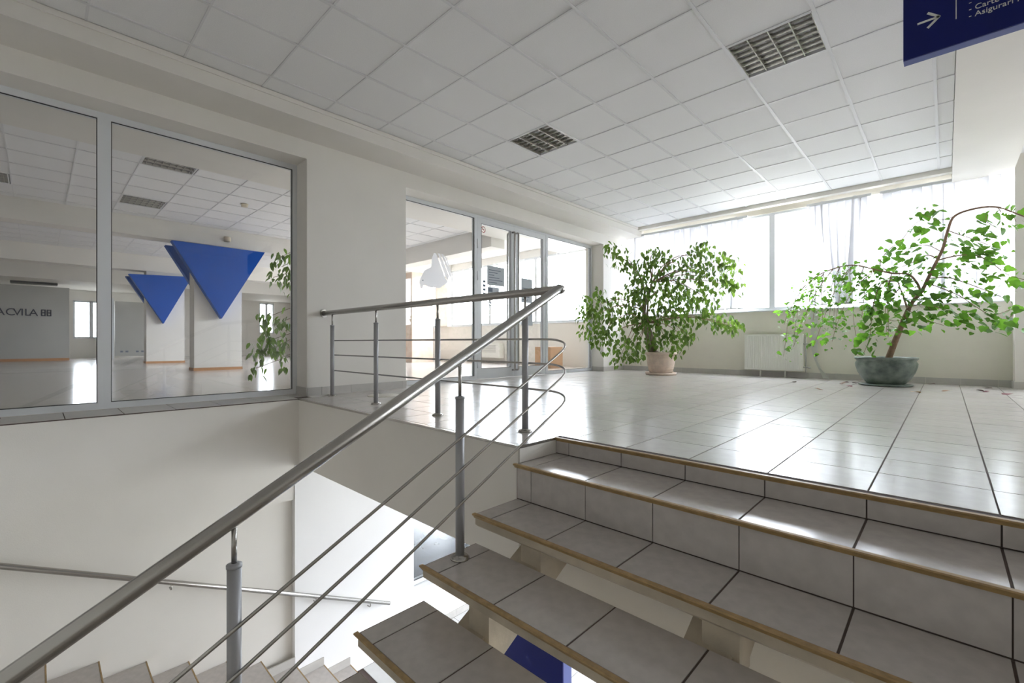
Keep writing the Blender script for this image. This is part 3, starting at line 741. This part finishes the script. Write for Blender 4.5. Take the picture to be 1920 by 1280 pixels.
MB().tube([(x1+.02, 8.75, -.02), (x1+.055, 8.75, -.02)], .02, 10).build('valve', 'pipe_grey', rd)

# ------------------------------------------------------------------ plants
def ony(px, py, Y):
    u = (px-CX)/FPX; v = (CY-py)/FPX
    d = (-math.sin(YAW)+u*math.cos(YAW), math.cos(YAW)+u*math.sin(YAW), v); t = Y/d[1]
    return Vector((d[0]*t, Y, v*t))
def leaf_mesh(L, W, fold, tip, name):
    """leaf along +X in its own space, drooping tip; 8 triangles-ish"""
    m = MB()
    spine = [(0, 0), (.25*L, -.01*L), (.6*L, -.05*L), (L, -tip*L)]
    wid = [0.02, .46, .40, 0.0]
    for i in range(3):
        (xa, za), (xb, zb2) = spine[i], spine[i+1]
        for s in (1, -1):
            wa, wb = wid[i]*W*s, wid[i+1]*W*s
            q = [(xa, 0, za), (xb, 0, zb2), (xb, wb, zb2+abs(wb)*fold), (xa, wa, za+abs(wa)*fold)]
            if i == 2: q = q[:2]+[(xa, wa, za+abs(wa)*fold)]
            m.quad(q, True)
    return m
def lobed_leaf(L):
    """broad, roughly heart-shaped leaf with a toothed outline"""
    out = [(0, 0), (-.06, .20), (.02, .36), (.16, .46), (.34, .45), (.48, .36), (.62, .32), (.80, .16), (1, 0)]
    m = MB()
    for s in (1, -1):
        for i in range(len(out)-1):
            a, b = out[i], out[i+1]
            ca = max(0, a[0]); cb = max(0, b[0])
            P = lambda t, w: (t*L, w*s*L, -.14*L*t*t+.10*abs(w)*L)
            q = [P(ca, 0), P(cb, 0), P(b[0], b[1]), P(a[0], a[1])]
            if i == 0: q = [P(0, 0), P(b[0], b[1]), P(.02, 0)]
            if i == len(out)-2: q = [P(ca, 0), P(1, 0), P(a[0], a[1])]
            m.quad(q, True)
    return m
def place_leaves(parent, kind_me, big, mat, items, name='leaf'):
    """items: (pos, direction, roll, scale); the first 300 (those seen largest) are objects, the rest one mesh"""
    cam0 = Vector((0, 0, 0)); items = sorted(items, key=lambda it: it[0].length/it[3])
    rest = MB()
    for n, (p, d, roll, sc) in enumerate(items):
        d = d.normalized(); side = d.cross(Vector((0, 0, 1)))
        side = side.normalized() if side.length > 1e-3 else Vector((1, 0, 0)); up = side.cross(d)
        rot = Matrix((d, -side, up)).transposed().to_4x4() @ Matrix.Rotation(roll, 4, 'X')
        M = Matrix.Translation(p) @ rot @ Matrix.Scale(sc, 4)
        k = n % len(kind_me)
        if n < 300:
            o = link(name, kind_me[k][1], mat, None); o.matrix_world = M
            o.parent = parent; o.matrix_parent_inverse = Matrix.Translation(parent.location).inverted()
        else:
            src = kind_me[k][0]; b = len(rest.v)
            rest.v += [tuple(M @ Vector(v)) for v in src.v]; rest.f += [tuple(b+i for i in f) for f in src.f]; rest.smooth += src.smooth
    if rest.v:
        me = bpy.data.meshes.new('foliage'); me.from_pydata(rest.v, [], rest.f); me.polygons.foreach_set('use_smooth', rest.smooth)
        o = link('foliage', me, mat, parent); o['kind'] = 'stuff'
def mk_kinds(fs):
    r = []
    for f in fs: r.append((f, f.mesh('leaf')))
    return r
def smooth_path(P, n=6):
    P = [Vector(p) for p in P]; out = []
    for i in range(len(P)-1):
        p0, p1, p2, p3 = P[max(i-1, 0)], P[i], P[i+1], P[min(i+2, len(P)-1)]
        for k in range(n):
            t = k/n
            out.append(.5*((2*p1)+(p2-p0)*t+(2*p0-5*p1+4*p2-p3)*t*t+(3*p1-p0-3*p2+p3)*t**3))
    out.append(P[-1]); return out
def rv(s=1.0): return Vector((R.uniform(-s, s), R.uniform(-s, s), R.uniform(-s, s)))

def pot(parent, c, prof, mat, seg=40, wob=None, soil_r=.2, soil_z=.35):
    p = MB().lathe(prof, c, seg, wob).build('pot', mat, parent)
    MB().lathe([(soil_r, -.02), (soil_r, 0), (.01, .012)], (c[0], c[1], c[2]+soil_z), 24).build('soil', 'soil', parent)
    return p

# weeping fig in a clay pot
FX, FY = -3.70, 7.92
fg = thing('potted_fig', 'bushy weeping fig with drooping small leaves in a pale clay pot', 'potted plant', (FX, FY, ZF))
MB().lathe([(.20, 0), (.262, .0), (.275, .045), (.255, .045), (.24, .02), (.02, .02)], (FX, FY, ZF), 40).build('saucer', 'terracotta', fg)
pp = [(.17, .022), (.19, .03), (.225, .14), (.245, .26), (.248, .355)]
pt = pot(fg, (FX, FY, ZF), [(.16, .022), (.185, .03)]+[(.19+.058*math.sin(t*.5*math.pi/1.0)**.8 if t > 0 else .19, .03+.33*t) for t in [i/10 for i in range(11)]]+[(.275, .365), (.282, .385), (.275, .41), (.255, .41), (.245, .385), (.235, .36)], 'terracotta', soil_r=.236, soil_z=.375)
for q in range(6): MB().lathe([(.2+.05*((q+1)/7)**.6, -.003), (.206+.05*((q+1)/7)**.6, 0), (.2+.05*((q+1)/7)**.6, .003)], (FX, FY, ZF+.06+.048*q), 40).build('rib_band', 'terracotta', pt)
def fy(px): return FY-.08 if px > 1235 else max(6.35, FY-.08-(1235-px)*.0105)
stems = [[(1222,664),(1216,640),(1208,600),(1210,565),(1206,530)], [(1226,664),(1222,640),(1214,605),(1216,560),(1222,530)], [(1230,664),(1224,635),(1216,610),(1206,570),(1212,540)], [(1219,664),(1212,625),(1206,590),(1214,550),(1208,520)]]
for st in stems:
    P = smooth_path([ony(a, b, FY-.05+R.uniform(-.06, .06) if i else FY) for i, (a, b) in enumerate(st)], 5)
    P[0] = Vector((FX+R.uniform(-.05, .05), FY+R.uniform(-.05, .05), ZF+.36))
    MB().tube(P, [.034-.02*i/(len(P)-1) for i in range(len(P))], 8).build('stem', 'bark_grey', fg)
clusters = [(1118,572,32,34),(1102,602,16,36),(1140,610,32,36),(1168,575,32,36),(1128,640,22,22),(1147,478,12,26),(1168,482,14,22),(1182,500,10,18),(1212,500,20,30),(1238,490,24,30),(1225,475,18,14),(1258,520,30,26),(1285,497,26,18),(1310,480,16,26),(1322,466,14,16),(1352,490,22,22),(1374,498,16,18),(1360,528,26,18),(1382,538,10,14),(1328,515,22,26),(1290,545,30,30),(1325,560,26,26),(1268,560,28,30),(1300,590,26,24),(1340,600,20,22),(1368,606,20,16),(1378,612,10,14),(1250,600,34,34),(1200,580,26,40),(1195,545,26,26),(1215,620,24,34),(1250,640,26,22),(1275,625,22,22),(1266,658,12,14),(1172,655,16,22),(1190,648,20,24),(1162,672,8,14),(1190,668,10,12),(1205,530,16,20),(1292,632,10,16),(1235,548,24,26)]
anchors = [(1206,530),(1216,560),(1210,580),(1222,530),(1214,605)]
items = []
for (cx, cy, rx, ry) in clusters:
    Yc = min(fy(cx)+R.uniform(-.32, .30), 8.30)
    c = ony(cx, cy, Yc); mpp = (c.y*math.cos(YAW)-c.x*math.sin(YAW))/FPX
    ax, ay = min(anchors, key=lambda a: (a[0]-cx)**2+(a[1]-cy)**2)
    a = ony(ax, ay, FY-.05)
    mid = (a+c)/2+Vector((0, 0, .10+.10*R.random()))+rv(.05)
    P = smooth_path([a, mid, c], 6)
    MB().tube(P, [.012-.009*i/(len(P)-1) for i in range(len(P))], 5).build('branch', 'bark_tan', fg)
    cnt = int(rx*ry*.10)+9
    for q in range(cnt):
        v = rv(1)
        while v.length > 1: v = rv(1)
        p = c+Vector((v.x*rx*mpp*1.05, v.y*.34, v.z*ry*mpp*1.08))
        if p.x < -4.86 and p.y > 7.95: p.y = 7.9
        if p.x < -5.2: p.x = -5.2
        if p.y > 8.68: p.y = 8.68
        d = Vector((R.uniform(-.7, .7), R.uniform(-.7, .7), -R.uniform(.35, 1.3)))
        items.append((p, d, R.uniform(-1.2, 1.2), R.uniform(.75, 1.25)))
place_leaves(fg, mk_kinds([leaf_mesh(.095, .055, .25, .12, 'leaf'), leaf_mesh(.085, .050, .1, .22, 'leaf')]), None, 'leaf_ficus', items)

# hibiscus-like shrub in a green glazed bowl
HX, HY = -.585, 8.06
hb = thing('potted_shrub', 'leaning shrub with broad bright leaves in a ribbed green bowl pot', 'potted plant', (HX, HY, ZF))
MB().lathe([(.20, 0), (.27, 0), (.292, .012), (.285, .022), (.23, .03), (.02, .03)], (HX, HY, ZF), 48).build('saucer', 'green_glaze', hb)
pot(hb, (HX, HY, ZF), [(.19, .03), (.205, .035), (.255, .10), (.295, .18), (.318, .26), (.322, .30), (.312, .335), (.325, .35), (.338, .365), (.335, .385), (.312, .385), (.30, .36), (.29, .33)], 'green_glaze', 64, lambda t, z: 1+(.030*abs(math.cos(6*t)) if .05 < z < .33 else 0), .295, .345)
HY2 = HY-.06
def hp(px, py, off=0): return ony(px, py, min(HY2+off, 8.66))
tr = [Vector((HX+.02, HY, ZF+.33))]+[hp(a, b) for a, b in ((1678, 640), (1692, 606), (1704, 578))]
P = smooth_path(tr, 5); MB().tube(P, [.040-.012*i/(len(P)-1) for i in range(len(P))], 10).build('trunk', 'bark_tan', hb)
branches = [ # (pixel path, depth drift, start radius, leaf density, droop)
 ([(1704,578),(1714,562),(1727,548),(1736,530),(1752,498),(1768,465),(1777,432),(1790,405),(1828,391),(1868,388),(1905,400),(1935,412)], -.35, .024, 0, 1),
 ([(1702,580),(1696,562),(1688,540),(1683,527)], .1, .015, 0, 1),
 ([(1727,548),(1718,528),(1702,514),(1672,512),(1640,505),(1600,497),(1562,504),(1525,522),(1497,552),(1478,590)], -.25, .014, 1, 1),
 ([(1683,527),(1655,530),(1640,560),(1634,600),(1630,635),(1618,665)], -.2, .008, 1.5, 1),
 ([(1640,508),(1612,530),(1590,560),(1572,600),(1560,640)], -.3, .006, .9, 1),
 ([(1600,497),(1575,525),(1555,570),(1540,610),(1525,650)], .1, .006, 1, 1),
 ([(1562,504),(1535,540),(1515,580),(1500,612),(1488,650)], -.1, .006, .8, 1),
 ([(1525,522),(1500,545),(1480,580),(1470,608)], .2, .005, .9, 1),
 ([(1620,500),(1605,540),(1600,590),(1605,630)], .25, .005, .7, 1),
 ([(1672,512),(1650,495),(1665,470),(1690,450),(1715,420),(1745,405)], .2, .006, 1.1, 1),
 ([(1758,485),(1738,478),(1715,490),(1690,500),(1660,505)], .1, .008, 1.3, 1),
 ([(1765,472),(1740,460),(1712,462),(1695,475)], -.1, .006, 1.1, 1),
 ([(1757,488),(1790,480),(1825,478),(1855,490),(1890,515),(1925,525)], -.4, .009, 1.5, 1),
 ([(1740,522),(1775,520),(1810,530),(1850,545),(1885,560)], -.25, .008, 1.6, 1),
 ([(1736,530),(1765,540),(1800,555),(1830,575),(1860,590),(1895,580)], -.5, .007, 1.5, 1),
 ([(1704,575),(1735,570),(1770,580),(1800,590),(1822,600)], -.3, .007, 1.5, 1),
 ([(1704,580),(1720,595),(1738,600),(1770,610)], .0, .005, 1.5, 1),
 ([(1777,432),(1800,440),(1830,450),(1860,462)], -.2, .006, 1.3, 1),
 ([(1790,405),(1760,412),(1730,400),(1755,395)], .1, .004, 1.1, 1),
 ([(1870,388),(1885,405),(1895,400),(1905,415)], -.2, .004, 1.6, 1),
 ([(1850,400),(1850,415),(1865,425)], -.2, .004, 1.6, 1),
 ([(1688,540),(1672,555),(1660,580),(1668,600),(1690,600)], -.25, .006, 1.5, 1),
 ([(1640,505),(1625,520),(1620,545),(1640,570)], .0, .005, 1.3, 1),
 ([(1820,478),(1850,470),(1875,455)], .0, .005, 1.2, 1),
 ([(1860,590),(1880,600),(1900,590)], -.4, .004, 1.5, 1),
 ([(1668,520),(1700,540),(1725,560),(1745,580)], -.4, .006, 1.4, 1)]
items = []
for (a, b, n_) in ((1672,512,2),(1640,505,2),(1600,497,3),(1575,500,2),(1545,512,3),(1520,526,3),(1500,548,2)):   # hanging twigs of the long arching branch
    for q in range(n_):
        L_ = R.uniform(45, 120); dx = R.uniform(-38, 4)
        branches.append(([(a, b), (a+dx*.5-4, b+L_*.3), (a+dx*.85, b+L_*.7), (a+dx, b+L_)], R.uniform(-.3, .3), .0045, .7, 1))
for path, drift, r0, dens, dr in branches:
    n = len(path); pts = []
    for i, (a, b) in enumerate(path):
        pts.append(hp(a, b, drift*i/(n-1)+(R.uniform(-.04, .04) if 0 < i else 0)))
    P = smooth_path(pts, 6)
    MB().tube(P, [max(.003, r0*(1-.75*i/(len(P)-1))) for i in range(len(P))], 7).build('branch', 'bark_tan', hb)
    if dens:
        Ltot = sum((P[i+1]-P[i]).length for i in range(len(P)-1)); cnt = int(Ltot*44*dens)
        for q in range(cnt):
            t = (.12+.88*R.random())*(len(P)-1); i = min(int(t), len(P)-2); p = P[i].lerp(P[i+1], t-i)
            tang = (P[i+1]-P[i]).normalized(); off = rv(.13); off.z -= .04; p2 = p+off
            p2.y = min(p2.y, 8.68); 
            d = tang*.5+rv(.9); d.z = -R.uniform(.1, .9)
            items.append((p2, d, R.uniform(-.9, .9), R.choice((.38, .45, .5, .6, .75, .9, 1.1)) if dens > 1 else R.choice((.28, .34, .4, .46, .55, .75))))
place_leaves(hb, mk_kinds([lobed_leaf(.115), lobed_leaf(.105)]), None, 'leaf_hibiscus', items)

# plant inside the hall, partly behind the wall
hpot = thing('potted_fig', 'dark leafy fig inside the hall, seen through the interior window', 'potted plant', (-6.35, 3.15, ZF))
MB().lathe([(.15, .0), (.18, .03), (.22, .3), (.24, .32), (.24, .36), (.21, .36), (.2, .34)], (-6.35, 3.15, ZF), 28).build('pot', 'terracotta', hpot)
MB().lathe([(.2, -.02), (.2, 0), (.01, .01)], (-6.35, 3.15, ZF+.34), 20).build('soil', 'soil', hpot)
trk = smooth_path([(-6.35, 3.15, ZF+.3), (-6.33, 3.1, .2), (-6.3, 3.0, .9), (-6.25, 2.9, 1.4)], 5); MB().tube(trk, [.03-.02*i/(len(trk)-1) for i in range(len(trk))], 8).build('stem', 'bark_grey', hpot)
items = []
for (cx, cy, rx, ry) in ((528,500,14,26),(540,530,12,20),(512,520,12,10),(525,482,9,14),(535,620,10,30),(510,610,22,12),(500,640,20,20),(485,660,14,18),(515,650,20,20),(530,670,10,20),(480,690,14,14),(500,595,14,10),(560,560,20,60),(575,640,20,40)):
    c = Vector(onx(cx, cy, -6.2+R.uniform(-.15, .1))); mpp = (c.y*math.cos(YAW)-c.x*math.sin(YAW))/FPX
    a = trk[min(range(len(trk)), key=lambda i: abs(trk[i].z-(c.z+.1)))]
    P = smooth_path([a, (a+c)/2+Vector((0, 0, .12)), c], 5); MB().tube(P, .004, 5).build('branch', 'bark_grey', hpot)
    for q in range(int(rx*ry*.05)+6):
        v = rv(1); p = c+Vector((v.x*.15, v.y*rx*mpp, v.z*ry*mpp))
        items.append((p, Vector((R.uniform(-.6, .6), R.uniform(-.6, .6), -R.uniform(.3, 1.2))), R.uniform(-1, 1), R.uniform(.8, 1.2)))
place_leaves(hpot, mk_kinds([leaf_mesh(.10, .05, .2, .15, 'leaf')]), None, 'leaf_ficus', items)

# fallen leaves on the landing
fl = [(-1.61,7.73,'dry_leaf_brown'),(-1.18,6.81,'dry_leaf_brown'),(-.89,8.25,'dry_leaf_red'),(-.1,8.7,'dry_leaf_red'),(.26,7.95,'dry_leaf_red'),(.37,7.82,'dry_leaf_red'),(.50,7.62,'dry_leaf_red'),(.42,8.38,'dry_leaf_red'),(-.27,7.11,'dry_leaf_yellow'),(-1.0,8.03,'dry_leaf_brown'),(.03,7.6,'dry_leaf_brown'),(-1.02,7.7,'dry_leaf_brown'),(-.95,7.55,'dry_leaf_red'),(-1.06,8.2,'dry_leaf_red')]
fme = [lobed_leaf(.10), leaf_mesh(.12, .05, .3, .0, 'leaf')]
fmesh = {}
words = {'dry_leaf_red': 'dark red', 'dry_leaf_brown': 'dry brown', 'dry_leaf_yellow': 'yellow'}
for n, (x, y, mt) in enumerate(fl):
    if (n % 2, mt) not in fmesh: fmesh[(n % 2, mt)] = fme[n % 2].mesh('fallen_leaf')
    o = link('fallen_leaf', fmesh[(n % 2, mt)], mt, None, (x, y, ZF+.012), (R.uniform(-.1, .1), R.uniform(.0, .12), R.uniform(0, 6)))
    where = 'in front of the radiator' if x < -1.4 else 'beside the saucer of the green pot' if (x < -.7 and y > 7.3) else 'on open floor before the green pot' if x < -.2 else 'between the green pot and the pier' if x < .2 else 'at the foot of the cream pier'
    tag(o, '%s fallen leaf on the tiles %s' % (words[mt], where), 'leaf', 'fallen leaves on the landing')

# round cover let into the floor by the wall
o = MB().lathe([(.17, 0), (.17, .004), (.165, .005), (.01, .005)], (-4.42, 2.66, ZF+.0005), 40).build('floor_cover', 'cover_disc'); tag(o, 'round pale cover plate on the floor beside the railing posts', 'cover plate')

# ------------------------------------------------------------------ hall contents
def column(name, lo, hi, label, mat='cream_paint', skirt=True):
    t = thing(name, label, 'column', ((lo[0]+hi[0])/2, (lo[1]+hi[1])/2, ZF))
    box('shaft', lo, hi, mat, t)
    if skirt: boxes('skirting', [((lo[0]-.012, lo[1]-.012, ZF), (hi[0]+.012, hi[1]+.012, ZF+.06))], 'wood_skirt', t)
    return t
column('column', (-11.4, 2.24, ZF), (-11.0, 3.12, 2.1), 'cream column behind the larger blue triangle panel')
column('column', (-16.2, 2.10, ZF), (-15.8, 2.98, 2.05), 'cream column behind the smaller blue triangle panel')
column('column', (-11.4, 7.55, ZF), (-11.0, 8.3, 2.1), 'column with broken brick-coloured plaster seen past the double door', 'plaster_brick', False)
def tri_panel(x, pts, label, rear=False):
    t = thing('triangle_panel', label, 'panel', (x, pts[2][0], pts[2][1]))
    MB().prism(pts, 0, x, x+.16).build('panel_body', 'panel_edge', t); 
    fx = x-.015 if rear else x+.16
    MB().prism(pts, 0, fx, fx+.015).build('panel_face', 'panel_blue', t)
    return t
tri_panel(-10.985, [(1.83, 2.0), (3.53, 2.0), (2.69, .50)], 'large blue downward triangle panel on the hall column')
tri_panel(-15.785, [(1.70, 1.84), (3.13, 1.90), (2.46, .53)], 'smaller blue downward triangle panel on the column further back')
tri_panel(-11.58, [(1.83, 2.0), (3.53, 2.0), (2.69, .50)], 'rear blue triangle, only its dark edge showing behind the large triangle panel', True)
tri_panel(-16.38, [(1.70, 1.84), (3.13, 1.90), (2.46, .53)], 'rear blue triangle, only its dark edge showing behind the smaller triangle panel', True)
pw = thing('partition_wall', 'grey partition with dark lettering at the back of the hall', 'partition', (-20.5, -3, ZF))
box('partition_panel', (-20.7, -9, ZF), (-20.5, .72, 1.78), 'partition_grey', pw); box('skirting', (-20.5, -9, ZF), (-20.48, .72, ZF+.08), 'wood_skirt', pw)
for ch, y in (('A', -.91), ('C', -.70), ('V', -.54), ('I', -.38), ('L', -.30), ('A', -.20)):
    link('letter', text_mesh(ch, .31, 'letter'), 'letter_dark', pw, (-20.492, y, .84), (math.pi/2, 0, math.pi/2))
for y in (.07, .20):
    m = MB(); m.box((-20.5, y, .84), (-20.49, y+.03, 1.05)); m.box((-20.5, y+.075, .84), (-20.49, y+.105, 1.05))
    for z in (.84, .93, 1.02): m.box((-20.5, y, z), (-20.49, y+.10, z+.03))
    m.build('letter', 'letter_dark', pw)
cb = thing('wall_cabinet', 'tall grey panel with small sockets standing behind the column', 'panel', (-21.5, 2.6, ZF))
box('cabinet_panel', (-21.6, 1.95, ZF+.08), (-21.5, 3.1, 1.5), 'partition_grey', cb); box('frame_post', (-21.6, 1.75, ZF), (-21.48, 1.93, 1.6), 'aluminium_white', cb)
for y in (2.1, 2.25, 2.55, 2.7, 2.95): box('socket', (-21.5, y, -.36), (-21.49, y+.08, -.30), 'paper_ink', cb)
o = box('vent_slot', (-21.0, -.6, 1.86), (-20.6, .45, 1.93), 'black_gasket'); tag(o, 'black slot diffuser under the hall ceiling', 'vent')
sd = MB().lathe([(.03, -.05), (.05, -.045), (.055, -.02), (.06, 0)], (-8.7, 2.51, HZC), 20).build('smoke_detector', 'detector'); tag(sd, 'small beige smoke detector on the hall ceiling', 'smoke detector')
sd = thing('alarm_beacon', 'small beige alarm beacon on the hall beam above the triangle', 'alarm beacon', (-10.95, 2.85, 2.2))
MB().lathe([(.05, -.05), (.065, -.04), (.065, .03), (.05, .05)], (-10.92, 2.82, 2.20), 20).build('beacon_body', 'detector', sd); box('beacon_plate', (-10.985, 2.77, 2.15), (-10.92, 2.87, 2.25), 'detector', sd)
# cardboard box leaning at the hall window wall
cbx = thing('cardboard_box', 'brown cardboard box standing in the hall behind the glass', 'box', (-6.2, 8.1, ZF))
box('carton', (-6.75, 8.0, ZF+.002), (-6.3, 8.45, -.10), 'cardboard', cbx)
boxes('tape', [((-6.56, 7.998, ZF+.1), (-6.50, 8.452, -.098))], 'terracotta', cbx)
# low heater with a grille under the hall windows
ht = thing('heater', 'low white wall heater with dark grille under the hall windows', 'heater', (-9.6, 8.9, ZF))
box('heater_body', (-10.1, 8.82, -.42), (-8.7, 8.99, -.02), 'radiator_white', ht)
for q in range(7): box('grille_slat', (-9.95, 8.815, -.27+.03*q), (-8.85, 8.825, -.257+.03*q), 'pipe_grey', ht)

# ------------------------------------------------------------------ blue stand on the floor below
bs = thing('blue_stand', 'dark blue display stand with lighter edge on the floor below', 'stand', (-2.5, 3.3, ZG))
box('stand_face', (-3.10, 3.0, ZG), (-2.235, 3.012, -2.45), 'sign_blue', bs); box('stand_body', (-3.10, 3.012, ZG), (-2.235, 3.12, -2.45), 'sign_edge_blue', bs)
